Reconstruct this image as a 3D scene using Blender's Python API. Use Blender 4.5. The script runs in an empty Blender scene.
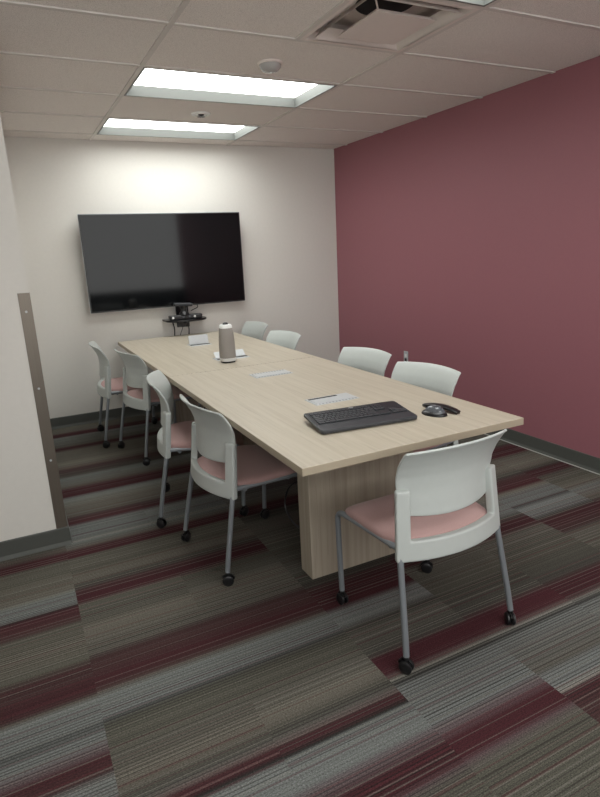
import bpy, bmesh, math, random
from mathutils import Vector, Matrix
random.seed(4)
S = bpy.context.scene
COL = S.collection
PI = math.pi

# ------------------------------------------------------------------ materials
def s2l(c):
    return tuple((v/255/12.92 if v/255 <= .04045 else ((v/255+.055)/1.055)**2.4) for v in c) + (1,)

class NT:
    def __init__(self, name):
        self.m = bpy.data.materials.new(name); self.m.use_nodes = True
        self.t = self.m.node_tree; self.n = self.t.nodes
        self.b = self.n['Principled BSDF']
    def add(self, typ, **kw):
        nd = self.n.new(typ)
        for k, v in kw.items(): setattr(nd, k, v)
        return nd
    def link(self, a, b): self.t.links.new(a, b)
    def math(self, op, a, b=None, c=None):
        nd = self.n.new('ShaderNodeMath'); nd.operation = op
        for i, v in enumerate((a, b, c)):
            if v is None: continue
            if isinstance(v, (int, float)): nd.inputs[i].default_value = v
            else: self.link(v, nd.inputs[i])
        return nd.outputs[0]
    def mix(self, f, a, b, blend='MIX'):
        nd = self.n.new('ShaderNodeMix'); nd.data_type = 'RGBA'; nd.blend_type = blend
        for s, v in ((nd.inputs[0], f), (nd.inputs[6], a), (nd.inputs[7], b)):
            if isinstance(v, (int, float)): s.default_value = v
            elif isinstance(v, tuple): s.default_value = v
            else: self.link(v, s)
        return nd.outputs[2]
    def noise(self, vec, scale, detail=2, dim='3D'):
        nd = self.n.new('ShaderNodeTexNoise'); nd.noise_dimensions = dim
        nd.inputs['Scale'].default_value = scale; nd.inputs['Detail'].default_value = detail
        if dim == '1D': self.link(vec, nd.inputs['W'])
        else: self.link(vec, nd.inputs['Vector'])
        return nd.outputs['Fac']
    def bump(self, h, strength, dist=.002):
        nd = self.n.new('ShaderNodeBump'); nd.inputs['Strength'].default_value = strength
        nd.inputs['Distance'].default_value = dist
        self.link(h, nd.inputs['Height']); self.link(nd.outputs[0], self.b.inputs['Normal'])

def simple(name, rgb, rough=.5, metal=0, spec=.5, var=0, vscale=40, bump=0, bscale=300, coat=0):
    t = NT(name)
    t.b.inputs['Roughness'].default_value = rough
    t.b.inputs['Metallic'].default_value = metal
    t.b.inputs['Specular IOR Level'].default_value = spec
    t.b.inputs['Coat Weight'].default_value = coat
    c = s2l(rgb)
    tc = t.add('ShaderNodeTexCoord')
    n = t.noise(tc.outputs['Object'], vscale, 3)
    v = var or .03
    lo = tuple(x*(1-v) for x in c[:3])+(1,); hi = tuple(min(1, x*(1+v)) for x in c[:3])+(1,)
    t.link(t.mix(n, lo, hi), t.b.inputs['Base Color'])
    if bump:
        t.bump(t.noise(tc.outputs['Object'], bscale, 2), bump)
    return t.m

M = {}
M['wall'] = simple('warm_white_paint', (216, 213, 207), .75, bump=.12, bscale=220, spec=.3)
M['maroon'] = simple('maroon_paint', (148, 96, 104), .55, bump=.12, bscale=220, spec=.4)
M['rubber'] = simple('charcoal_rubber_base', (76, 78, 74), .55)
M['seam'] = simple('pale_floor_seam', (170, 170, 165), .7)
M['tbar'] = simple('ceiling_grid_paint', (208, 202, 197), .6)
M['white_plastic'] = simple('white_chair_plastic', (184, 189, 186), .42, spec=.45)
M['tube'] = simple('grey_powder_coat', (135, 140, 145), .38, metal=.35)
M['black_plastic'] = simple('black_plastic', (24, 24, 26), .35)
M['dark_pan'] = simple('dark_seat_pan', (48, 48, 50), .6)
M['screen'] = simple('black_glass_screen', (10, 12, 14), .07, spec=.3)
M['bezel'] = simple('black_bezel', (16, 16, 18), .3)
M['silver'] = simple('brushed_silver', (188, 191, 193), .4, metal=.15)
M['white_enamel'] = simple('white_enamel', (225, 226, 224), .35)
M['diffuser_paint'] = simple('diffuser_enamel', (222, 212, 206), .5)
M['dark_duct'] = simple('dark_duct', (52, 52, 54), .8)
M['charcoal_key'] = simple('charcoal_keys', (52, 54, 58), .4)
M['kb_body'] = simple('keyboard_shell', (38, 40, 44), .35)
M['grey_fabric'] = simple('grey_speaker_mesh', (142, 137, 132), .85, var=.12, vscale=500, bump=.4, bscale=900)
M['light_ring'] = simple('light_grey_plastic', (205, 205, 203), .4)
M['glassy'] = simple('glossy_grey', (84, 87, 92), .15)
M['dome'] = simple('pale_glossy_grey', (172, 170, 168), .15)
M['housing'] = simple('troffer_reflector', (104, 106, 103), .5)
M['legend'] = simple('key_legend_grey', (150, 152, 155), .5)

# stainless corner guard
t = NT('stainless_steel'); tc = t.add('ShaderNodeTexCoord'); mp = t.add('ShaderNodeMapping')
mp.inputs['Scale'].default_value = (400, 400, 3); t.link(tc.outputs['Object'], mp.inputs[0])
n = t.noise(mp.outputs[0], 1, 3)
n2 = t.noise(tc.outputs['Object'], 3, 3)
c = t.mix(n, s2l((116, 108, 99)), s2l((138, 129, 119)))
t.link(t.mix(t.math('MULTIPLY', n2, .5), c, s2l((94, 87, 79))), t.b.inputs['Base Color'])
t.b.inputs['Metallic'].default_value = .75; t.b.inputs['Roughness'].default_value = .42
M['steel'] = t.m

# pink seat cloth
t = NT('dusty_pink_cloth'); tc = t.add('ShaderNodeTexCoord')
n = t.noise(tc.outputs['Object'], 420, 3); n2 = t.noise(tc.outputs['Object'], 130, 2)
c = t.mix(n, s2l((156, 124, 122)), s2l((180, 148, 144)))
t.link(t.mix(t.math('MULTIPLY', n2, .35), c, s2l((172, 142, 138))), t.b.inputs['Base Color'])
t.b.inputs['Roughness'].default_value = .9; t.b.inputs['Specular IOR Level'].default_value = .15
t.b.inputs['Sheen Weight'].default_value = .15
t.bump(n, .5, .002); M['pink'] = t.m

# ceiling tile: pale, finely pitted
t = NT('acoustic_ceiling_tile'); tc = t.add('ShaderNodeTexCoord')
n = t.noise(tc.outputs['Object'], 260, 3); n2 = t.noise(tc.outputs['Object'], 90, 4)
r = t.add('ShaderNodeValToRGB'); t.link(n, r.inputs[0])
r.color_ramp.elements[0].position = .34; r.color_ramp.elements[0].color = s2l((196, 189, 184))
r.color_ramp.elements[1].position = .5; r.color_ramp.elements[1].color = s2l((236, 230, 225))
t.link(t.mix(t.math('MULTIPLY', n2, .4), r.outputs[0], s2l((222, 215, 210))), t.b.inputs['Base Color'])
t.b.inputs['Roughness'].default_value = .95; t.b.inputs['Specular IOR Level'].default_value = .1
t.bump(n, .5, .002); M['tile'] = t.m

def wood(name, axis, a=(186, 177, 161), b=(176, 166, 149)):
    t = NT(name); tc = t.add('ShaderNodeTexCoord'); mp = t.add('ShaderNodeMapping')
    sc = [38, 38, 38]; sc[axis] = 1.1
    mp.inputs['Scale'].default_value = sc; t.link(tc.outputs['Object'], mp.inputs[0])
    n = t.noise(mp.outputs[0], 1, 5)
    mp2 = t.add('ShaderNodeMapping'); sc2 = [140, 140, 140]; sc2[axis] = 3
    mp2.inputs['Scale'].default_value = sc2; t.link(tc.outputs['Object'], mp2.inputs[0])
    n2 = t.noise(mp2.outputs[0], 1, 3)
    r = t.add('ShaderNodeValToRGB'); t.link(n, r.inputs[0])
    r.color_ramp.elements[0].position = .3; r.color_ramp.elements[0].color = s2l(b)
    r.color_ramp.elements[1].position = .62; r.color_ramp.elements[1].color = s2l(a)
    dk = tuple(x-22 for x in b)
    m = t.math('MULTIPLY', t.math('GREATER_THAN', n2, .62), .35)
    t.link(t.mix(m, r.outputs[0], s2l(dk)), t.b.inputs['Base Color'])
    t.b.inputs['Roughness'].default_value = .42; t.b.inputs['Specular IOR Level'].default_value = .4
    return t.m
M['wood_top'] = wood('pale_maple_laminate', 1)
M['wood_base'] = wood('pale_maple_laminate_upright', 2, (172, 162, 146), (154, 144, 128))
M['wood_edge'] = simple('maple_edge_band', (172, 160, 140), .45, var=.05, vscale=60)

# lamp lens
def emit(name, rgb, strength):
    m = bpy.data.materials.new(name); m.use_nodes = True
    b = m.node_tree.nodes['Principled BSDF']
    b.inputs['Base Color'].default_value = (.8, .8, .8, 1)
    b.inputs['Emission Color'].default_value = rgb + (1,)
    b.inputs['Emission Strength'].default_value = strength
    return m
M['lens'] = emit('lit_troffer_lens', (.97, 1, .97), 5.0)
M['led'] = emit('green_indicator', (.2, 1, .3), 1.5)

# ---- carpet: planks 0.457 m wide, colour bands measured across the room
CO = dict(G=(92, 90, 83), L=(106, 102, 93), B=(112, 115, 113), D=(68, 67, 62), M=(68, 38, 42), N=(70, 50, 50), P=(94, 84, 85), K=(43, 42, 40), O=(83, 82, 74), W=(140, 139, 132))
COLS = [
 # A : x < -3.12
 (-9, [(0,'G'),(2.3,'G'),(2.44,'G'),(2.5,'M'),(2.56,'M'),(2.575,'O'),(2.86,'L'),(2.9,'B'),(2.985,'B'),(3.0,'K'),(3.02,'M'),(3.12,'N'),(3.15,'O'),(3.3,'L'),(3.4,'O'),(3.43,'N'),(3.5,'N'),(3.55,'M'),(3.6,'N'),(3.615,'G'),(3.63,'B'),(3.74,'B'),(3.76,'K'),(3.775,'B'),(3.825,'B'),(3.84,'P'),(3.865,'P'),(3.875,'M'),(3.955,'N'),(3.97,'B'),(4.3,'G')]),
 # B
 (-3.12, [(0,'L'),(.18,'G'),(.22,'M'),(.31,'M'),(.34,'B'),(.6,'G'),(.65,'M'),(.70,'M'),(.73,'G'),(1.1,'L'),(1.2,'N'),(1.34,'D'),(1.37,'B'),(1.53,'G'),(1.6,'M'),(1.72,'M'),(1.75,'B'),(1.9,'L'),(2.02,'G'),(2.08,'N'),(2.16,'M'),(2.19,'B'),(2.36,'B'),(2.385,'W'),(2.4,'B'),(2.45,'G'),(2.5,'M'),(2.56,'M'),(2.58,'O'),(2.8,'L'),(2.86,'D'),(2.9,'N')]),
 (-3.12, [(2.9,'N'),(2.93,'M'),(3.0,'M'),(3.02,'O'),(3.15,'G'),(3.2,'L'),(3.37,'G'),(3.42,'N'),(3.49,'N'),(3.54,'M'),(3.59,'N'),(3.61,'G'),(3.63,'B'),(3.735,'B'),(3.755,'K'),(3.77,'O'),(3.85,'O'),(3.93,'G'),(4.0,'L'),(4.08,'D'),(4.095,'W'),(4.105,'N'),(4.14,'M'),(4.16,'K'),(4.175,'B'),(4.28,'B'),(4.3,'P'),(4.33,'P'),(4.34,'M'),(4.42,'M'),(4.44,'P'),(4.46,'O')]),
 # C
 (-2.206, [(2.0,'G'),(2.05,'N'),(2.16,'M'),(2.19,'B'),(2.45,'G'),(2.5,'M'),(2.58,'M'),(2.6,'D'),(2.75,'G'),(3.05,'O'),(3.2,'G'),(3.4,'D'),(3.46,'M'),(3.6,'M'),(3.63,'B'),(3.72,'B'),(3.74,'D'),(3.8,'G'),(3.92,'D'),(3.945,'M'),(4.04,'M'),(4.055,'W'),(4.07,'O'),(4.08,'K'),(4.095,'B'),(4.28,'B'),(4.29,'P'),(4.33,'P'),(4.34,'M'),(4.42,'M'),(4.44,'P'),(4.46,'O')]),
 # D
 (-1.749, [(0,'G'),(2.45,'G'),(2.52,'M'),(2.68,'N'),(2.72,'G'),(2.93,'G'),(2.97,'M'),(3.08,'M'),(3.11,'L'),(3.3,'B'),(3.38,'D'),(3.42,'M'),(3.49,'M'),(3.52,'G'),(3.7,'O'),(3.9,'D'),(3.94,'M'),(4.04,'M'),(4.055,'W'),(4.08,'K'),(4.09,'B'),(4.28,'G'),(4.3,'B'),(4.365,'B'),(4.375,'W'),(4.385,'M'),(4.45,'N'),(4.53,'N'),(4.55,'O')]),
 # E
 (-.835, [(0,'G'),(2.4,'G'),(2.5,'D'),(2.54,'M'),(2.68,'M'),(2.71,'G'),(2.86,'L'),(2.95,'D'),(2.99,'N'),(3.11,'M'),(3.14,'L'),(3.2,'B'),(3.28,'B'),(3.31,'K'),(3.33,'B'),(3.44,'B'),(3.47,'D'),(3.5,'M'),(3.63,'N'),(3.66,'G'),(3.8,'O'),(3.91,'D'),(3.945,'M'),(4.04,'M'),(4.06,'G')]),
 # F
 (-.378, [(0,'G'),(2.4,'G'),(2.5,'D'),(2.54,'M'),(2.68,'M'),(2.71,'G'),(2.9,'L'),(2.95,'D'),(2.98,'M'),(3.05,'M'),(3.08,'G'),(3.2,'O'),(3.28,'L'),(3.32,'B'),(3.42,'L'),(3.47,'D'),(3.5,'M'),(3.63,'N'),(3.66,'G'),(3.8,'O'),(3.92,'D'),(3.945,'M'),(4.04,'M'),(4.06,'G')]),
]
YL = 5.0
def carpet():
    t = NT('striped_plank_carpet')
    geo = t.add('ShaderNodeNewGeometry'); sp = t.add('ShaderNodeSeparateXYZ'); t.link(geo.outputs['Position'], sp.inputs[0])
    X, Y = sp.outputs[0], sp.outputs[1]
    yp = t.math('MULTIPLY', Y, -1)
    # tiny wobble of the stripe edges
    wob = t.noise(geo.outputs['Position'], 400, 1)
    yw = t.math('ADD', yp, t.math('MULTIPLY', t.math('SUBTRACT', wob, .5), .018))
    fac = t.math('DIVIDE', yw, YL)
    cur = None
    for i, (x0, stops) in enumerate(COLS):
        r = t.add('ShaderNodeValToRGB'); cr = r.color_ramp
        t.link(fac, r.inputs[0])
        while len(cr.elements) > 1: cr.elements.remove(cr.elements[-1])
        cr.elements[0].position = stops[0][0]/YL; cr.elements[0].color = s2l(CO[stops[0][1]])
        for p, k in stops[1:32]:
            e = cr.elements.new(min(1, p/YL)); e.color = s2l(CO[k])
        if cur is None: cur = r.outputs[0]; continue
        m = t.math('GREATER_THAN', X, x0)
        if i == 2: m = t.math('MULTIPLY', m, t.math('GREATER_THAN', yp, 2.9))
        if i == 3: m = t.math('MULTIPLY', m, t.math('GREATER_THAN', yp, 2.02))
        if i == 4: m = t.math('MULTIPLY', m, t.math('GREATER_THAN', yp, 2.45))
        cur = t.mix(m, cur, r.outputs[0])
    # plank index -> offset of the fine yarn lines
    col = t.math('FLOOR', t.math('DIVIDE', t.math('ADD', X, 3.12+4.572), .4572))
    row = t.math('FLOOR', t.math('DIVIDE', t.math('ADD', yp, t.math('MULTIPLY', col, .31)), .9144))
    wn = t.add('ShaderNodeTexWhiteNoise'); wn.noise_dimensions = '2D'
    cb = t.add('ShaderNodeCombineXYZ'); t.link(t.math('FLOOR', t.math('DIVIDE', col, 2)), cb.inputs[0]); t.link(row, cb.inputs[1]); t.link(cb.outputs[0], wn.inputs['Vector'])
    off = t.math('MULTIPLY', wn.outputs['Value'], 37)
    yo = t.math('ADD', yp, off)
    f1 = t.noise(yo, 150, 1, '1D'); f2 = t.noise(yo, 55, 1, '1D'); f3 = t.noise(yo, 7, 1, '1D')
    # dark yarn lines
    ss = lambda v, a, b: t.math('SMOOTH_MIN', 1, t.math('MAXIMUM', 0, t.math('DIVIDE', t.math('SUBTRACT', v, a), b-a)), .02)
    dark = t.math('MULTIPLY', ss(f1, .52, .62), t.math('ADD', .3, t.math('MULTIPLY', ss(f3, .4, .6), .6)))
    cur = t.mix(t.math('MULTIPLY', dark, .6), cur, s2l((42, 38, 36)))
    reg = t.math('MULTIPLY', ss(t.math('SINE', t.math('MULTIPLY', yo, 2*PI/.0125)), .35, .8), ss(t.noise(t.math('ADD', yo, 3.7), 4, 1, '1D'), .42, .56))
    cur = t.mix(t.math('MULTIPLY', reg, .6), cur, s2l((36, 33, 32)))
    lt = t.math('MULTIPLY', ss(t.noise(t.math('ADD', yo, 5.3), 95, 1, '1D'), .60, .70), .22)
    cur = t.mix(lt, cur, s2l((150, 147, 138)))
    mr = t.math('MULTIPLY', ss(t.noise(t.math('ADD', yo, 9.1), 60, 1, '1D'), .64, .72), .38)
    cur = t.mix(mr, cur, s2l((84, 46, 50)))
    # pile speckle: short dashes along x
    mp = t.add('ShaderNodeMapping'); mp.inputs['Scale'].default_value = (170, 420, 1); t.link(geo.outputs['Position'], mp.inputs[0])
    pile = t.noise(mp.outputs[0], 1, 2)
    pl = t.add('ShaderNodeMapRange'); pl.inputs['From Min'].default_value = .3; pl.inputs['From Max'].default_value = .7
    pl.inputs['To Min'].default_value = .52; pl.inputs['To Max'].default_value = 1.5
    t.link(pile, pl.inputs[0])
    gr = t.add('ShaderNodeCombineColor')
    for i in range(3): t.link(pl.outputs[0], gr.inputs[i])
    cur = t.mix(1.0, cur, gr.outputs[0], 'MULTIPLY')
    t.link(cur, t.b.inputs['Base Color'])
    t.b.inputs['Roughness'].default_value = .95; t.b.inputs['Specular IOR Level'].default_value = .08
    t.bump(pile, .6, .003)
    return t.m
M['carpet'] = carpet()

# ------------------------------------------------------------------ mesh helpers
def BM(): return bmesh.new()
def obj(name, bm, mat, parent=None, smooth=False, bevel=0, seg=2, angle=35):
    me = bpy.data.meshes.new(name)
    bmesh.ops.recalc_face_normals(bm, faces=bm.faces)
    bm.to_mesh(me); bm.free()
    o = bpy.data.objects.new(name, me); COL.objects.link(o)
    mats = mat if isinstance(mat, (list, tuple)) else [mat]
    for m in mats: me.materials.append(m)
    if parent: o.parent = parent
    if bevel:
        b = o.modifiers.new('bevel', 'BEVEL'); b.width = bevel; b.segments = seg; b.limit_method = 'ANGLE'; b.angle_limit = math.radians(angle)
    if smooth:
        for p in me.polygons: p.use_smooth = True
        if smooth != 'all':
            me.set_sharp_from_angle(angle=math.radians(40))
    return o
def box(bm, x0, x1, y0, y1, z0, z1, mi=0, M4=None):
    vs = [bm.verts.new((x, y, z)) for z in (z0, z1) for x, y in ((x0, y0), (x1, y0), (x1, y1), (x0, y1))]
    if M4:
        for v in vs: v.co = M4 @ v.co
    for f in ((3,2,1,0),(4,5,6,7),(0,1,5,4),(1,2,6,5),(2,3,7,6),(3,0,4,7)):
        fc = bm.faces.new([vs[i] for i in f]); fc.material_index = mi
    return vs
def frustum(bm, r0, z0, r1, z1, cap0=False, cap1=False):
    """square/rect ring between rect r0 (x0,x1,y0,y1) at z0 and r1 at z1"""
    def q(r, z): return [bm.verts.new(p) for p in ((r[0], r[2], z), (r[1], r[2], z), (r[1], r[3], z), (r[0], r[3], z))]
    a, b = q(r0, z0), q(r1, z1)
    for i in range(4):
        j = (i+1) % 4; bm.faces.new((a[i], a[j], b[j], b[i]))
    if cap0: bm.faces.new(a[::-1])
    if cap1: bm.faces.new(b)
    return a, b
def lathe(bm, prof, n=32, M4=None, cap=True):
    rings = []
    for r, z in prof:
        rings.append([bm.verts.new((r*math.cos(2*PI*i/n), r*math.sin(2*PI*i/n), z)) for i in range(n)])
    for a, b in zip(rings, rings[1:]):
        for i in range(n):
            j = (i+1) % n; bm.faces.new((a[i], a[j], b[j], b[i]))
    if cap:
        bm.faces.new(rings[0][::-1]); bm.faces.new(rings[-1])
    if M4:
        for rg in rings:
            for v in rg: v.co = M4 @ v.co
def smoothpath(pts, rad=.04, n=6):
    pts = [Vector(p) for p in pts]; out = [pts[0]]
    for i in range(1, len(pts)-1):
        a, b, c = pts[i-1], pts[i], pts[i+1]
        d1 = (a-b); d2 = (c-b); r = min(rad, d1.length*.45, d2.length*.45)
        p0 = b+d1.normalized()*r; p2 = b+d2.normalized()*r
        for k in range(n+1):
            s = k/n; out.append(p0*(1-s)**2+b*2*s*(1-s)+p2*s*s)
    out.append(pts[-1]); return out
def tube(bm, pts, r, n=12, rad=.04, smooth=True):
    P = smoothpath(pts, rad) if smooth else [Vector(p) for p in pts]
    T = [(P[min(i+1, len(P)-1)]-P[max(i-1, 0)]).normalized() for i in range(len(P))]
    ref = Vector((0, 0, 1)) if abs(T[0].z) < .9 else Vector((1, 0, 0))
    u = T[0].cross(ref).normalized(); rings = []
    for p, tg in zip(P, T):
        u = (u-tg*u.dot(tg)).normalized(); w = tg.cross(u)
        rings.append([bm.verts.new(p+(u*math.cos(2*PI*k/n)+w*math.sin(2*PI*k/n))*r) for k in range(n)])
    for a, b in zip(rings, rings[1:]):
        for i in range(n):
            j = (i+1) % n; bm.faces.new((a[i], a[j], b[j], b[i]))
    bm.faces.new(rings[0][::-1]); bm.faces.new(rings[-1])
def grid_sheet(bm, fn, us, vs, keep=lambda u, v: True):
    V = {}
    def g(i, j):
        if (i, j) not in V: V[i, j] = bm.verts.new(fn(us[i], vs[j]))
        return V[i, j]
    for i in range(len(us)-1):
        for j in range(len(vs)-1):
            if keep((us[i]+us[i+1])/2, (vs[j]+vs[j+1])/2):
                bm.faces.new((g(i, j), g(i+1, j), g(i+1, j+1), g(i, j+1)))
def lin(a, b, n): return [a+(b-a)*i/n for i in range(n+1)]
def interp(tab, x):
    for (x0, y0), (x1, y1) in zip(tab, tab[1:]):
        if x <= x1:
            s = max(0, (x-x0)/(x1-x0)); s = s*s*(3-2*s)*.35+s*.65
            return y0+(y1-y0)*s
    return tab[-1][1]
def thing(name, label, cat, loc=(0, 0, 0), rz=0, group=None):
    o = bpy.data.objects.new(name, None); COL.objects.link(o); o.empty_display_size = .1
    o.location = loc; o.rotation_euler = (0, 0, rz)
    return tag(o, label, cat, group)
def tag(o, label, cat, group=None):
    o['label'] = label; o['category'] = cat
    if group: o['group'] = group
    return o
def struct(o, label=None):
    o['kind'] = 'structure'
    if label: o['label'] = label
    return o
def dup(root, loc, rz, label):
    r = root.copy(); COL.objects.link(r); r.location = loc; r.rotation_euler = (0, 0, rz); r['label'] = label
    def rec(src, dst):
        for ch in list(src.children):
            c = ch.copy(); COL.objects.link(c); c.parent = dst; rec(ch, c)
    rec(root, r)
    return r

# ------------------------------------------------------------------ camera
CAM = dict(f=571.7757, loc=(-3.1798, -5.4471, 1.4614), yaw=.4544, pitch=-.2532, roll=-.0471)
cd = bpy.data.cameras.new('camera'); cam = bpy.data.objects.new('camera', cd); COL.objects.link(cam)
yw, pt, ro = CAM['yaw'], CAM['pitch'], CAM['roll']
fw = Vector((math.sin(yw)*math.cos(pt), math.cos(yw)*math.cos(pt), math.sin(pt)))
rr = Vector((math.cos(yw), -math.sin(yw), 0)); uu = rr.cross(fw)
r2 = rr*math.cos(ro)+uu*math.sin(ro); u2 = -rr*math.sin(ro)+uu*math.cos(ro)
mw = Matrix(((r2.x, u2.x, -fw.x), (r2.y, u2.y, -fw.y), (r2.z, u2.z, -fw.z))).to_4x4()
mw.translation = CAM['loc']; cam.matrix_world = mw
cd.sensor_fit = 'VERTICAL'; cd.sensor_height = 36; cd.lens = CAM['f']*36/797; cd.clip_start = .02
S.camera = cam

# ------------------------------------------------------------------ room shell
H = 2.44; XP, YP = -3.097, -2.387; XL, YF = -5.4, -6.4; W = .12
bm = BM(); box(bm, XL-W, W, YF-W, W, -.05, 0); struct(obj('floor', bm, M['carpet']), 'striped grey and maroon plank carpet')
bm = BM(); box(bm, XP-W, W, 0, W, 0, H+.3); struct(obj('wall_back', bm, M['wall']), 'warm white wall behind the television')
bm = BM(); box(bm, 0, W, YF-W, 0, 0, H+.3); struct(obj('wall_right', bm, M['maroon']), 'maroon accent wall')
bm = BM()
box(bm, XP-W, XP, YP, 0, 0, H+.3); box(bm, XL-W, XP-W, YP, YP+W, 0, H+.3)
struct(obj('wall_left', bm, M['wall']), 'white wall with an outside corner at the left')
bm = BM(); box(bm, XL-W, XL, YF-W, YP, 0, H+.3); struct(obj('wall_far_left_added', bm, M['wall']), 'unseen white wall added beside the viewer to block light')  # added out of view, closes the side opening to dim the left wall
bm = BM(); box(bm, XL-W, 0, YF-W, YF, 0, .84); struct(obj('wall_front_added', bm, M['dark_pan']), 'unseen low dark partition added behind the viewer to darken the television reflection')  # invented, out of view: gives the television reflection its dark lower zone
# baseboards with a small toe
def baseboard(name, a, b, nrm, mat=M['rubber']):
    ax, ay = a; bx_, by_ = b; nx, ny = nrm
    prof = [(0, .1), (.006, .1), (.008, .094), (.008, .02), (.014, .006), (.016, 0), (0, 0)]
    bm = BM(); L = []
    for px, py in ((ax, ay), (bx_, by_)): L.append([bm.verts.new((px+nx*d, py+ny*d, z)) for d, z in prof])
    n = len(prof)
    for i in range(n):
        j = (i+1) % n; bm.faces.new((L[0][i], L[0][j], L[1][j], L[1][i]))
    bm.faces.new(L[0]); bm.faces.new(L[1][::-1])
    return struct(obj(name, bm, mat), 'charcoal rubber baseboard')
baseboard('baseboard_back', (XP, 0), (0, 0), (0, -1))
baseboard('baseboard_right', (0, YF), (0, -.008), (-1, 0))
baseboard('baseboard_left', (XL, YP), (XP+.008, YP), (0, -1))
baseboard('baseboard_inner_left', (XP, YP+.0), (XP, 0), (1, 0))
bm = BM(); box(bm, -.024, -.0165, YF, -.02, 0, .004); struct(obj('trim_1', bm, M['seam']), 'thin pale seam along the maroon wall')

# ceiling grid
GX = -1.1548; GY = -.2517; CX = 1.22; CY = .61
xs = [XL-.06, GX-3*CX, GX-2*CX, GX-CX, GX, 0]
xs = sorted(set([x for x in xs if x >= XL-.1]))
ys = [0] + [GY-k*CY for k in range(0, 13)]
ys = [y for y in ys if y > YF] + [YF]
holes = {}
TROFF = [1, 3, 6, 9]   # row index k: cell between k-1 and k
def cell_has(xa, k): return abs(xa-(GX-CX)) < .01 and k in TROFF
bm = BM()
for i in range(len(xs)-1):
    xa, xb = xs[i], xs[i+1]
    for j in range(len(ys)-1):
        yb, ya = ys[j], ys[j+1]; k = j
        g = .0125
        if cell_has(xa, k): continue
        if abs(xa-(GX-CX)) < .01 and k == 5:
            box(bm, xa+.004, xa+.61-.004, ya+.004, yb-.004, H+.007, H+.02); continue
        box(bm, xa+.004, xb-.004, ya+.004, yb-.004, H+.007, H+.02)
ceil = struct(obj('ceiling', bm, M['tile']), 'suspended ceiling of pale acoustic tiles')
bm = BM(); g = .012
for x in xs[1:-1]: box(bm, x-g, x+g, YF, 0, H, H+.008)
box(bm, GX-.61-g, GX-.61+g, ys[6], ys[5], H, H+.0075)
for y in ys[1:-1]: box(bm, XL, 0, y-g, y+g, H+.0005, H+.0075)
obj('ceiling_grid', bm, M['tbar'], ceil)
bm = BM(); box(bm, XL-W, W, YF-W, W, H+.32, H+.36); struct(obj('ceiling_slab', bm, M['tile']))
bpy.data.objects['ceiling_slab'].name = 'trim_2'

# troffers
TL = {1: 'lit recessed ceiling light nearest the television wall', 3: 'lit recessed ceiling light between the sprinkler and the smoke detector',
      6: 'lit recessed ceiling light beside the air diffuser, cut by the top edge of the photo',
      9: 'lit recessed ceiling light overhead behind the viewer'}
for k in TROFF:
    yb, ya = GY-(k-1)*CY, GY-k*CY
    cx, cy = GX-CX/2, (ya+yb)/2
    t = thing('ceiling_light', TL[k], 'ceiling light', (cx, cy, H), 0, 'recessed ceiling lights')
    hw, hd = CX/2-.013, CY/2-.013
    bm = BM()
    o0 = (-hw, hw, -hd, hd); i0 = (-hw+.012, hw-.012, -hd+.012, hd-.012); up = (-hw+.028, hw-.028, -hd+.028, hd-.035)
    frustum(bm, o0, .0, i0, .0); frustum(bm, i0, .0, up, .062); frustum(bm, o0, .0, o0, .075)
    frustum(bm, o0, .075, o0, .0751, cap1=True)
    bmesh.ops.remove_doubles(bm, verts=bm.verts, dist=.0004)
    obj('frame', bm, M['housing'], t)
    bm = BM(); box(bm, up[0]+.001, up[1]-.001, up[2]+.001, up[3]-.001, .056, .064); obj('lens', bm, M['lens'], t)

# air diffuser
dx, dy = GX-.305, GY-4.5*CY
t = thing('air_diffuser', 'square stepped metal air supply diffuser set in the ceiling', 'air vent', (dx, dy, H))
h = .293
bm = BM()
def sq(a): return (-a, a, -a, a)
frustum(bm, sq(h), 0, sq(.272), .0); frustum(bm, sq(.272), 0, sq(.252), .03); frustum(bm, sq(h), 0, sq(h), .095)
obj('outer_frame', bm, M['diffuser_paint'], t)
bm = BM(); box(bm, -h+.001, h-.001, -h+.001, h-.001, .09, .095); obj('back_pan', bm, M['diffuser_paint'], t)
bm = BM(); frustum(bm, sq(.242), -.004, sq(.2), .035); frustum(bm, sq(.245), -.007, sq(.203), .035); frustum(bm, sq(.242), -.004, sq(.245), -.007)
obj('louver', bm, M['diffuser_paint'], t)
bm = BM(); frustum(bm, sq(.162), -.016, sq(.14), .004, cap0=True, cap1=True); obj('center_plate', bm, M['diffuser_paint'], t, bevel=.002)
for a in (-1, 1):
    bm = BM(); tube(bm, [(a*.12, a*.12, .003), (a*.16, a*.16, .03), (a*.22, a*.22, .088)], .004, 8, smooth=False)
    obj('bracket', bm, M['diffuser_paint'], t)
bm = BM(); lathe(bm, [(.135, .084), (.135, .0895)], 36); obj('duct', bm, M['dark_duct'], t)

# smoke detector, sprinkler
t = thing('smoke_detector', 'round glossy grey smoke detector on the ceiling nearer than both lights seen whole', 'smoke detector', (-1.74, -2.326, H+.007))
bm = BM(); lathe(bm, [(.068, 0), (.068, -.008), (.062, -.012)], 32); obj('base', bm, M['diffuser_paint'], t, 'y')
bm = BM(); lathe(bm, [(.060, -.0121), (.056, -.026), (.042, -.040), (.02, -.048), (.001, -.05)], 32); obj('dome', bm, M['dome'], t, 'y')
bm = BM(); lathe(bm, [(.009, -.048), (.009, -.053)], 12); obj('indicator', bm, M['white_enamel'], t)
t = thing('sprinkler_head', 'white round sprinkler head with dark centre between two ceiling lights', 'sprinkler', (-1.755, -1.128, H+.007))
bm = BM(); lathe(bm, [(.07, 0), (.068, -.008), (.045, -.014), (.04, -.008)], 32); obj('escutcheon', bm, M['white_enamel'], t, 'y')
bm = BM(); lathe(bm, [(.022, -.008), (.020, -.014), (.008, -.016), (.008, -.022)], 16)
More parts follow.
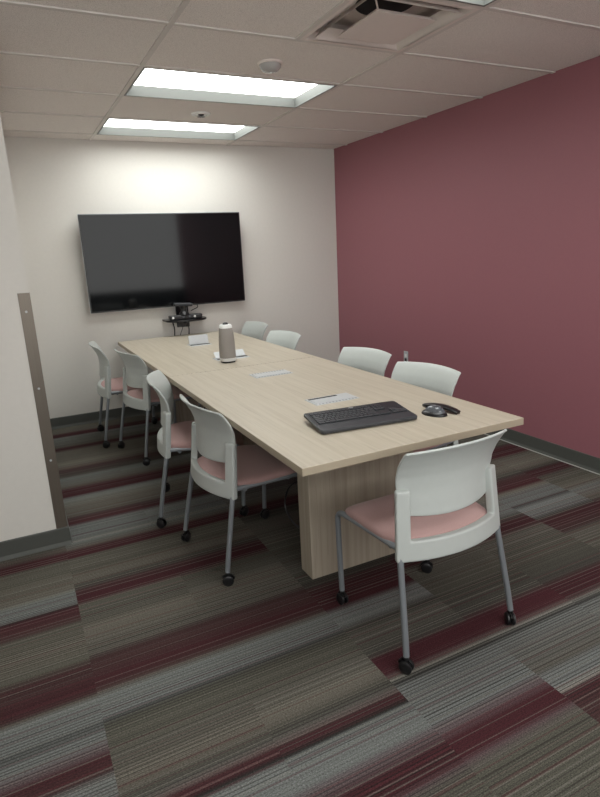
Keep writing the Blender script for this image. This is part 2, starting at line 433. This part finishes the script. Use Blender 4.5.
for k in range(8):
    a = k*PI/4; box(bm, .004, .028, -.004, .004, -.024, -.022, M4=Matrix.Rotation(a, 4, 'Z'))
obj('deflector', bm, M['bezel'], t)

# corner guard
t = thing('corner_guard', 'brushed steel corner guard on the white wall corner at left', 'corner guard', (XP, YP, .1))
bm = BM(); box(bm, -.052, .0022, -.0022, 0, 0, 1.225); box(bm, 0, .0022, 0, .05, 0, 1.225)
obj('guard', bm, M['steel'], t, bevel=.0006)
for z in (.378, .757, 1.136):
    bm = BM(); lathe(bm, [(.006, 0), (.005, .0016), (.001, .002)], 12, Matrix.Translation((-.026, -.0022, z)) @ Matrix.Rotation(PI/2, 4, 'X'))
    obj('screw', bm, M['silver'], t, 'y')

# wall outlet
t = thing('wall_outlet', 'steel electrical outlet plate low on the maroon wall', 'outlet', (0, -1.215, .46))
bm = BM(); box(bm, -.008, -.0005, -.03, .03, -.058, .058); obj('plate', bm, M['silver'], t, bevel=.002)
for z in (-.02, .02):
    bm = BM(); box(bm, -.009, -.0061, -.016, .016, z-.014, z+.014); obj('socket', bm, M['white_enamel'] if z > 0 else M['dark_duct'], t, bevel=.003)

# ------------------------------------------------------------------ television
t = thing('television', 'large black flat screen television mounted on the white back wall', 'television', (-1.848, -.055, 1.0))
bm = BM(); box(bm, -.723, .723, -.065, -.025, .01, .838); obj('bezel', bm, M['bezel'], t, bevel=.003)
bm = BM(); box(bm, -.7258, .7258, -.061, -.045, .0072, .8408); obj('silver_edge', bm, M['silver'], t, bevel=.002)
bm = BM(); box(bm, -.713, .713, -.0675, -.0645, .022, .829); obj('screen', bm, M['screen'], t)
bm = BM(); box(bm, -.45, .45, -.03, .02, .12, .66); obj('back_housing', bm, M['bezel'], t, bevel=.012)
bm = BM(); box(bm, -.3, .3, .015, .0545, .25, .5); obj('wall_bracket', bm, M['bezel'], t)

# shelf below the television with camera
t = thing('wall_shelf', 'small black rounded shelf fixed under the television', 'shelf', (-1.735, 0, .872))
bm = BM()
pts = []
for k in range(25):
    a = PI+PI*k/24; pts.append((.195*math.cos(a), -.13+.13*math.sin(a)))
lo = [bm.verts.new((x, y, 0)) for x, y in [(-.195, -.001)]+pts+[(.195, -.001)]]
hi = [bm.verts.new((x, y, .018)) for x, y in [(-.195, -.001)]+pts+[(.195, -.001)]]
bm.faces.new(lo[::-1]); bm.faces.new(hi)
for i in range(len(lo)):
    j = (i+1) % len(lo); bm.faces.new((lo[i], lo[j], hi[j], hi[i]))
obj('shelf_board', bm, M['bezel'], t, bevel=.004)
bm = BM(); box(bm, -.06, .06, -.02, -.0005, -.07, .13); box(bm, -.012, .012, -.15, -.015, -.03, 0); obj('bracket', bm, M['bezel'], t, bevel=.003)

t = thing('camera_bar', 'black conference camera bar standing on the shelf under the television', 'camera', (-1.745, -.17, .8905))
bm = BM(); box(bm, -.16, .15, -.035, .03, .0, .042); obj('body', bm, M['black_plastic'], t, bevel=.01, seg=3)
for x, m in ((-.13, 'white_enamel'), (.028, 'glassy'), (.075, 'white_enamel'), (-.03, 'glassy')):
    bm = BM(); lathe(bm, [(.011, 0), (.010, .004), (.002, .006)], 16, Matrix.Translation((x, -.035, .022)) @ Matrix.Rotation(PI/2, 4, 'X')); obj('camera_lens', bm, M[m], t, 'y')
bm = BM(); lathe(bm, [(.05, .042), (.044, .06), (.028, .075), (.026, .10), (.036, .115), (.04, .125)], 24, Matrix.Translation((-.015, 0, 0))); obj('neck', bm, M['black_plastic'], t, 'y')
bm = BM(); box(bm, -.115, .06, -.03, .03, .118, .15, M4=Matrix.Rotation(.06, 4, 'Y')); obj('head', bm, M['kb_body'], t, bevel=.012, seg=3)
bm = BM(); tube(bm, [(.045, .0, .135), (.11, .0, .138), (.13, .01, .10), (.06, .03, .07)], .004, 8); obj('arm_cable', bm, M['black_plastic'], t, 'y')

for i, (x, lab) in enumerate(((-1.84, 'leftmost black cable hanging from the shelf under the television'), (-1.775, 'looping black cable hanging from the middle of the television shelf'), (-1.70, 'rightmost black cable hanging from the shelf under the television'))):
    bm = BM()
    if i == 1: P = [(x+.03, -.06, .871), (x+.02, -.062, .80), (x-.02, -.06, .72), (x-.02, -.045, .4), (x, -.04, .004)]
    else: P = [(x-.01, -.06, .871), (x+.006, -.06, .80), (x-.004, -.055, .7), (x+.02, -.045, .35), (x+.01, -.04, .008)]
    tube(bm, P, .0055 if i != 1 else .003, 8, rad=.08)
    tag(obj('hanging_cable', bm, M['black_plastic'], None, 'y'), lab, 'cable', 'cables hanging under the television')

# ------------------------------------------------------------------ table
TLx, TRx, TFy, TBy, TZ = -2.3796, -1.3344, -3.7997, -.13, .74
MID = (TLx+TRx)/2; YM = (TFy+TBy)/2
t = thing('conference_table', 'long pale maple conference table in the middle of the room', 'table', (MID, YM, 0))
hw, hl = (TRx-TLx)/2, (TBy-TFy)/2
for s in (-1, 1):
    bm = BM(); y0, y1 = (-hl, -.0012) if s < 0 else (.0012, hl)
    box(bm, -hw, hw, y0, y1, TZ-.031, TZ)
    o = obj('tabletop', bm, [M['wood_top'], M['wood_edge']], t, bevel=.0025)
    for p in o.data.polygons:
        if abs(p.normal.z) < .5: p.material_index = 1
for yc in (-hl+.44+.05, 0, hl-.49):
    bm = BM(); w = .285 if yc else .2
    box(bm, -w, w, yc-.055, yc+.055, 0, TZ-.0315)
    obj('base', bm, M['wood_base'], t, bevel=.002)
bm = BM(); box(bm, -.014, .014, -hl+.55, -.056, .30, TZ-.032); box(bm, -.014, .014, .056, hl-.55, .30, TZ-.032)
obj('modesty_panel', bm, M['wood_base'], t)
bm = BM()
for k in range(34): 
    x = -hw+.03+k*(2*hw-.06)/33; box(bm, x-.0045, x+.0045, -.003, .003, TZ-.001, TZ+.0004)
obj('seam_tick', bm, M['steel'], t)['kind'] = 'stuff'

# power boxes in the table
def power(y, opened, label, slot=False, k=1):
    t = thing('table_power_box', label, 'power box', (MID+.025, y, TZ), 0, 'power boxes along the table centre')
    t.scale = (k, 1, 1)
    bm = BM()
    frustum(bm, (-.122, .122, -.066, .066), .0003, (-.119, .119, -.063, .063), .003, cap0=True, cap1=True)
    obj('plate', bm, M['silver'], t)
    bm = BM()
    if opened:
        box(bm, -.112, .112, -.034, -.005, .0032, .005); obj('socket_well', bm, M['dark_duct'], t)
        bm = BM(); box(bm, -.112, .112, -.003, .003, 0, .075 if opened == 2 else .06, M4=Matrix.Translation((0, .012, .0045)) @ Matrix.Rotation(-.25 if opened == 2 else -.9, 4, 'X'))
        obj('lid', bm, M['silver'], t, bevel=.001)
    else:
        if slot: box(bm, -.11, .05, .034, .052, .0032, .0042); obj('socket_well', bm, M['dark_duct'], t); bm = BM()
        box(bm, -.112, .112, -.052, .028, .0032, .0055); obj('lid', bm, M['silver'], t, bevel=.0008)
        for k in range(12):
            bm = BM(); x = -.104+k*.0185; box(bm, x, x+.007, -.063, -.0525, .0032, .004)
            obj('vent_slot', bm, M['tube'], t)
            if not slot: bm = BM(); box(bm, x, x+.007, .032, .058, .0032, .004); obj('vent_slot', bm, M['tube'], t)
    return t
power(-.83, 2, 'silver table power box with raised lid at the far end of the table', False, .74)
power(-1.60, 1, 'silver table power box half hidden behind the grey speaker tower')
power(-2.30, 0, 'closed silver table power box between the speaker tower and the slotted box')
power(-3.05, 0, 'silver table power box with open black slot just behind the keyboard', True)

# meeting camera speaker ("tower")
t = thing('conference_speaker', 'grey cloth conference speaker tower with white cap on the table', 'speaker', (-1.908, -1.745, TZ))
def rlathe(bm, prof, n=32, e=.75):
    rings = []
    for r, z in prof:
        ring = []
        for i in range(n):
            a = 2*PI*i/n; c, s = math.cos(a), math.sin(a)
            q = (abs(c)**2.8+abs(s)**2.8)**(-1/2.8)
            ring.append(bm.verts.new((r*c*q, r*s*q, z)))
        rings.append(ring)
    for a, b in zip(rings, rings[1:]):
        for i in range(n):
            j = (i+1) % n; bm.faces.new((a[i], a[j], b[j], b[i]))
    bm.faces.new(rings[0][::-1]); bm.faces.new(rings[-1])
bm = BM(); rlathe(bm, [(.046, 0), (.048, .01)]); obj('foot', bm, M['black_plastic'], t, 'y')
bm = BM(); rlathe(bm, [(.048, .0101), (.052, .014), (.0535, .032), (.052, .033)]); obj('base_ring', bm, M['light_ring'], t, 'y')
bm = BM(); rlathe(bm, [(.0525, .0331), (.0535, .05), (.052, .12), (.049, .18), (.044, .232), (.042, .236)]); obj('body', bm, M['grey_fabric'], t, 'y')
bm = BM(); rlathe(bm, [(.0415, .2361), (.040, .252), (.034, .259), (.026, .26)]); obj('cap', bm, M['white_enamel'], t, 'y')
bm = BM(); lathe(bm, [(.019, .2601), (.018, .268), (.012, .273), (.002, .275)], 20); obj('lens_dome', bm, M['black_plastic'], t, 'y')

# keyboard
t = thing('keyboard', 'wide black wireless keyboard with palm rest at the near end of the table', 'keyboard', (-1.918, -3.442, TZ), math.radians(-6.5))
t.scale = (.96, .92, .95)
tilt = math.radians(5.5)
KM = Matrix.Translation((0, -.115, .004)) @ Matrix.Rotation(tilt, 4, 'X')
bm = BM()
def outline(pts, z0, z1, bm, Mx):
    a = [bm.verts.new(Mx @ Vector((x, y, z0))) for x, y in pts]; b = [bm.verts.new(Mx @ Vector((x, y, z1))) for x, y in pts]
    bm.faces.new(a[::-1]); bm.faces.new(b)
    for i in range(len(a)):
        j = (i+1) % len(a); bm.faces.new((a[i], a[j], b[j], b[i]))
def rrect(x0, x1, y0, y1, r, n=5, bow=0):
    P = []
    for cx, cy, a0 in ((x1-r, y0+r, -PI/2), (x1-r, y1-r, 0), (x0+r, y1-r, PI/2), (x0+r, y0+r, PI)):
        for k in range(n+1):
            a = a0+PI/2*k/n; P.append((cx+r*math.cos(a), cy+r*math.sin(a)))
    return P
outline(rrect(-.232, .232, .02, .232, .016), 0, .014, bm, KM); obj('body', bm, M['kb_body'], t, bevel=.003)
bm = BM(); outline(rrect(-.232, .232, -.006, .066, .02), .0, .0165, bm, KM); obj('palm_rest', bm, M['charcoal_key'], t, bevel=.005, seg=3)
kb = []
rows = [(.078, [.032, .024, .027, .11, .027, .024, .024, .03]), (.099, [.042]+[.0185]*10+[.044]), (.120, [.034]+[.0185]*11+[.028]), (.141, [.028]+[.0185]*12+[.020]), (.162, [.0185]*13+[.034]), (.187, [.0185]*15)]
nk = 0
for ry, ws in rows:
    x = -.212; sc = .292/sum(ws)
    for w in ws:
        bm = BM(); outline(rrect(x+.001, x+w*sc-.0015, ry, ry+.0175, .002, 2), .0141, .0185, bm, KM)
        obj('key', bm, M['charcoal_key'], t, bevel=.0008, seg=1); x += w*sc; nk += 1
for bx0, cols, rws in ((.088, 3, (.078, .141, .162, .187)), (.150, 4, (.078, .099, .120, .141, .162))):
    for ry in rws:
        for c_ in range(cols):
            if nk >= 98: break
            x = bx0+c_*.0175+(.002 if cols == 4 else 0)
            bm = BM(); outline(rrect(x, x+.0155, ry, ry+.0175, .002, 2), .0141, .0185, bm, KM)
            obj('key', bm, M['charcoal_key'], t, bevel=.0008, seg=1); nk += 1
bm = BM(); outline(rrect(-.012, .012, .213, .221, .003, 3), .014, .0146, bm, KM); obj('logo_plate', bm, M['silver'], t)
for s in (-1, 1):
    bm = BM(); x = s*.226; outline([(x-.002, .02), (x+.002, .02), (x+.002, .2), (x-.002, .2)], .0141, .0155, bm, KM); obj('side_strip', bm, M['glassy'], t)
for s in (-1, 1):
    bm = BM(); box(bm, s*.19-.014, s*.19+.014, .085, .098, 0, .024); obj('foot', bm, M['black_plastic'], t)

# mouse
def ellip(bm, a, b, h, Mx, n=28, m=10, base=.35, skew=0):
    rings = []
    for j in range(m):
        ph = j/(m-1)*PI/2
        ring = []
        for i in range(n):
            th = 2*PI*i/n
            c = math.cos(th); s = math.sin(th)
            k = 1+.1*c
            r = math.cos(ph)**.8 if j < m-1 else .02
            ring.append(bm.verts.new(Mx @ Vector((a*c*r, b*s*r*k, .001+h*math.sin(ph)*(1+skew*c*r)))))
        rings.append(ring)
    for p, q in zip(rings, rings[1:]):
        for i in range(n):
            j = (i+1) % n; bm.faces.new((p[i], p[j], q[j], q[i]))
    bm.faces.new(rings[0][::-1]); bm.faces.new(rings[-1])
t = thing('computer_mouse', 'grey and black contoured computer mouse right of the keyboard', 'mouse', (-1.603, -3.548, TZ), math.radians(-68))
bm = BM(); ellip(bm, .06, .039, .022, Matrix()); obj('base', bm, M['black_plastic'], t, 'all')
bm = BM(); ellip(bm, .05, .031, .041, Matrix.Translation((.003, 0, .0))); obj('shell', bm, M['glassy'], t, 'all')
bm = BM(); lathe(bm, [(.009, -.004), (.0105, 0), (.009, .004)], 16, Matrix.Translation((-.03, 0, .031)) @ Matrix.Rotation(PI/2, 4, 'X')); obj('scroll_wheel', bm, M['bezel'], t, 'y')
t = thing('remote_control', 'slim black curved remote lying behind the computer mouse', 'remote', (-1.538, -3.515, TZ), math.radians(-79))
bm = BM()
def rem(u, v):
    return Vector((u*.098, v*.021*(1-.25*u*u*u*u), .015+.014*(1-u*u)-.003*v*v))
grid_sheet(bm, rem, lin(-1, 1, 20), lin(-1, 1, 6))
o = obj('body', bm, M['black_plastic'], t, 'all'); md = o.modifiers.new('s', 'SOLIDIFY'); md.thickness = .013; md.offset = -1
md = o.modifiers.new('b', 'BEVEL'); md.width = .004; md.segments = 3
bm = BM(); ellip(bm, .016, .012, .006, Matrix.Translation((-.03, 0, .019))); obj('button_pad', bm, M['kb_body'], t, 'all')

# ------------------------------------------------------------------ chair
YC = [(.53, -.146), (.58, -.138), (.64, -.132), (.69, -.136), (.73, -.150), (.765, -.170), (.785, -.184), (.805, -.204)]
def make_chair(label):
    t = thing('conference_chair', label, 'chair', (0, 0, 0), 0, 'white and pink conference chairs around the table')
    # back frame: bowed bar with two uprights
    def fr(s, z):
        k = max(0, min(1, (z-.39)/.26))
        return Vector(((.243-.017*k)*s, -.162+.026*k-.058*(1-s*s), z))
    us = [-1, -.97, -.92, -.86, -.80] + lin(-.77, .77, 20) + [.80, .86, .92, .97, 1]
    vs = [.393, .405, .42, .44, .455, .468] + lin(.48, .62, 7) + [.635, .648]
    bm = BM()
    def keep(u, v): return abs(u) > .80 or v < .4685
    grid_sheet(bm, fr, us, vs, keep)
    # soften the inner corners
    o = obj('back_frame', bm, M['white_plastic'], t, 'all')
    md = o.modifiers.new('s', 'SOLIDIFY'); md.thickness = .032; md.offset = 0
    md = o.modifiers.new('b', 'BEVEL'); md.width = .008; md.segments = 3; md.limit_method = 'ANGLE'; md.angle_limit = math.radians(50)
    # shell
    def sh(u, v):
        zt = .800+.009*(1-u*u); zb = .552-.012*(1-u*u)
        z = zb+(zt-zb)*v
        z_e = .55+(.802-.55)*v
        hw = interp([(0, .203), (.25, .213), (.5, .223), (.8, .229), (1, .2285)], v)
        bow = .055-.006*v
        y = interp(YC, z_e)-bow*(1-u*u)+.0
        return Vector((hw*u, y, z))
    bm = BM(); grid_sheet(bm, sh, lin(-1, 1, 24), lin(0, 1, 20))
    o = obj('backrest', bm, M['white_plastic'], t, 'all')
    md = o.modifiers.new('s', 'SOLIDIFY'); md.thickness = .009; md.offset = 0
    md = o.modifiers.new('b', 'BEVEL'); md.width = .003; md.segments = 2; md.limit_method = 'ANGLE'; md.angle_limit = math.radians(50)
    # seat cushion
    n = 22
    def outl(a):
        c, s = math.cos(a), math.sin(a); q = (abs(c)**4.5+abs(s)**4.5)**(-1/4.5)
        x, y = c*q, s*q
        X = x*.238
        Y = y*.222+.040
        if y < 0: Y -= .028*(1-x*x)*(-y)
        return X, Y
    bm = BM(); N = 48; rings = []
    prof = [(.93, -.03), (.985, -.024), (1.0, -.010), (.985, .002), (.95, .009), (.85, .015), (.65, .018), (.4, .018), (.15, .017), (.02, .017)]
    for sc, dz in prof:
        ring = []
        for i in range(N):
            X, Y = outl(2*PI*i/N); X *= sc; Y = .02+(Y-.02)*sc
            z = .455+dz
            if Y > .1: z -= .045*((Y-.1)/.155)**2.2
            z -= .004*math.cos(X/.24*PI/2)*(1 if sc < .9 else 0)
            ring.append(bm.verts.new((X, Y, z)))
        rings.append(ring)
    for p, q in zip(rings, rings[1:]):
        for i in range(N):
            j = (i+1) % N; bm.faces.new((p[i], p[j], q[j], q[i]))
    bm.faces.new(rings[0][::-1]); bm.faces.new(rings[-1])
    obj('seat', bm, M['pink'], t, 'all')
    bm = BM(); box(bm, -.195, .195, -.16, .17, .412, .426); box(bm, -.205, .205, -.17, -.13, .416, .436); obj('seat_pan', bm, M['dark_pan'], t, bevel=.004)
    bm = BM(); tube(bm, [(-.222, .13, .417), (.222, .13, .417)], .009, 10, smooth=False); tube(bm, [(-.222, -.1, .420), (.222, -.1, .420)], .009, 10, smooth=False)
    obj('cross_bar', bm, M['tube'], t, 'y')
    def caster(x, y, ang, par):
        bm = BM(); Mx = Matrix.Translation((x, y, .025)) @ Matrix.Rotation(ang, 4, 'Z')
        for s in (-1, 1):
            lathe(bm, [(.004, -.0065), (.020, -.0065), (.025, -.003), (.025, .003), (.020, .0065), (.004, .0065)], 20, Mx @ Matrix.Translation((.011*s, 0, 0)) @ Matrix.Rotation(PI/2, 4, 'Y'))
        box(bm, -.004, .004, -.012, .02, -.01, .03, M4=Mx)
        # hood
        for s in (-1, 1):
            pr = [Mx @ Vector((.017*s*0+s*.0, .027*math.cos(a), .027*math.sin(a))) for a in lin(.2, PI*.8, 8)]
            tube(bm, pr, .0065, 8, smooth=False)
        lathe(bm, [(.010, .024), (.0095, .046)], 12, Mx)
        return obj('caster', bm, M['black_plastic'], par, 'y')
    for s in (-1, 1):
        bm = BM(); tube(bm, [(s*.23, .226, .064), (s*.231, .236, .25), (s*.231, .243, .424), (s*.229, .12, .430), (s*.226, -.15, .437)], .0115, 12, rad=.045)
        l = obj('leg', bm, M['tube'], t, 'y'); caster(s*.23, .226, .3*s+.4, l)
        bm = BM(); tube(bm, [(s*.228, -.166, .43), (s*.232, -.175, .39), (s*.250, -.224, .14), (s*.255, -.237, .064)], .0115, 12, rad=.03)
        l = obj('leg', bm, M['tube'], t, 'y'); caster(s*.255, -.237, -.5*s, l)
    return t

R = math.radians
chair = make_chair('white chair with pink seat at the near end of the table, back to the viewer')
chair.location = (-1.881, -3.809, 0); chair.rotation_euler = (0, 0, R(1.4))
for x, y, a, lab in (
    (-2.281, -2.925, -84, 'white chair with pink seat on the left side, nearest the viewer'),
    (-2.320, -2.290, -106.4, 'white chair seen edge-on at the left side, second from the near end'),
    (-2.292, -1.13, -79.5, 'white chair on the left side, third from the near end'),
    (-2.424, -.60, -93, 'white chair on the left side, farthest, closest to the television wall'),
    (-1.360, -2.99, 100, 'white chair back rising over the right table edge, closest to the mouse'),
    (-1.332, -2.33, 100.1, 'white chair back at the right table edge, second from the near end'),
    (-1.378, -1.162, 98.5, 'white chair back at the right table edge, second from the television wall'),
    (-1.300, -.335, 94.4, 'white chair back at the right table edge, farthest away')):
    dup(chair, (x, y, 0), R(a), lab)

# black cable loops under the table
bm = BM(); tube(bm, [(-2.05, -3.225, .70), (-2.06, -3.225, .45), (-2.12, -3.1, .36), (-2.13, -3.06, .25), (-2.13, -3.14, .19), (-2.05, -3.225, .12), (-2.0, -3.225, .008)], .005, 8, rad=.09)
tag(obj('power_cord', bm, M['black_plastic'], None, 'y'), 'black cord looping under the table beside the near table base', 'cord', 'cords hanging under the table')
bm = BM(); tube(bm, [(-2.06, -1.99, .70), (-2.14, -2.0, .66), (-2.19, -1.99, .45), (-2.12, -1.99, .30), (-2.1, -1.99, .2)], .005, 8, rad=.09)
tag(obj('power_cord', bm, M['black_plastic'], None, 'y'), 'black cord looping under the middle of the table, seen between two left chairs', 'cord', 'cords hanging under the table')

# ------------------------------------------------------------------ world / view
w = bpy.data.worlds.new('world'); S.world = w; w.use_nodes = True
w.node_tree.nodes['Background'].inputs[0].default_value = (1, 1, .98, 1); w.node_tree.nodes['Background'].inputs[1].default_value = 1.4
S.view_settings.view_transform = 'Standard'; S.view_settings.look = 'None'
S.view_settings.gamma = 1; S.view_settings.use_curve_mapping = False
S.view_settings.exposure = .95
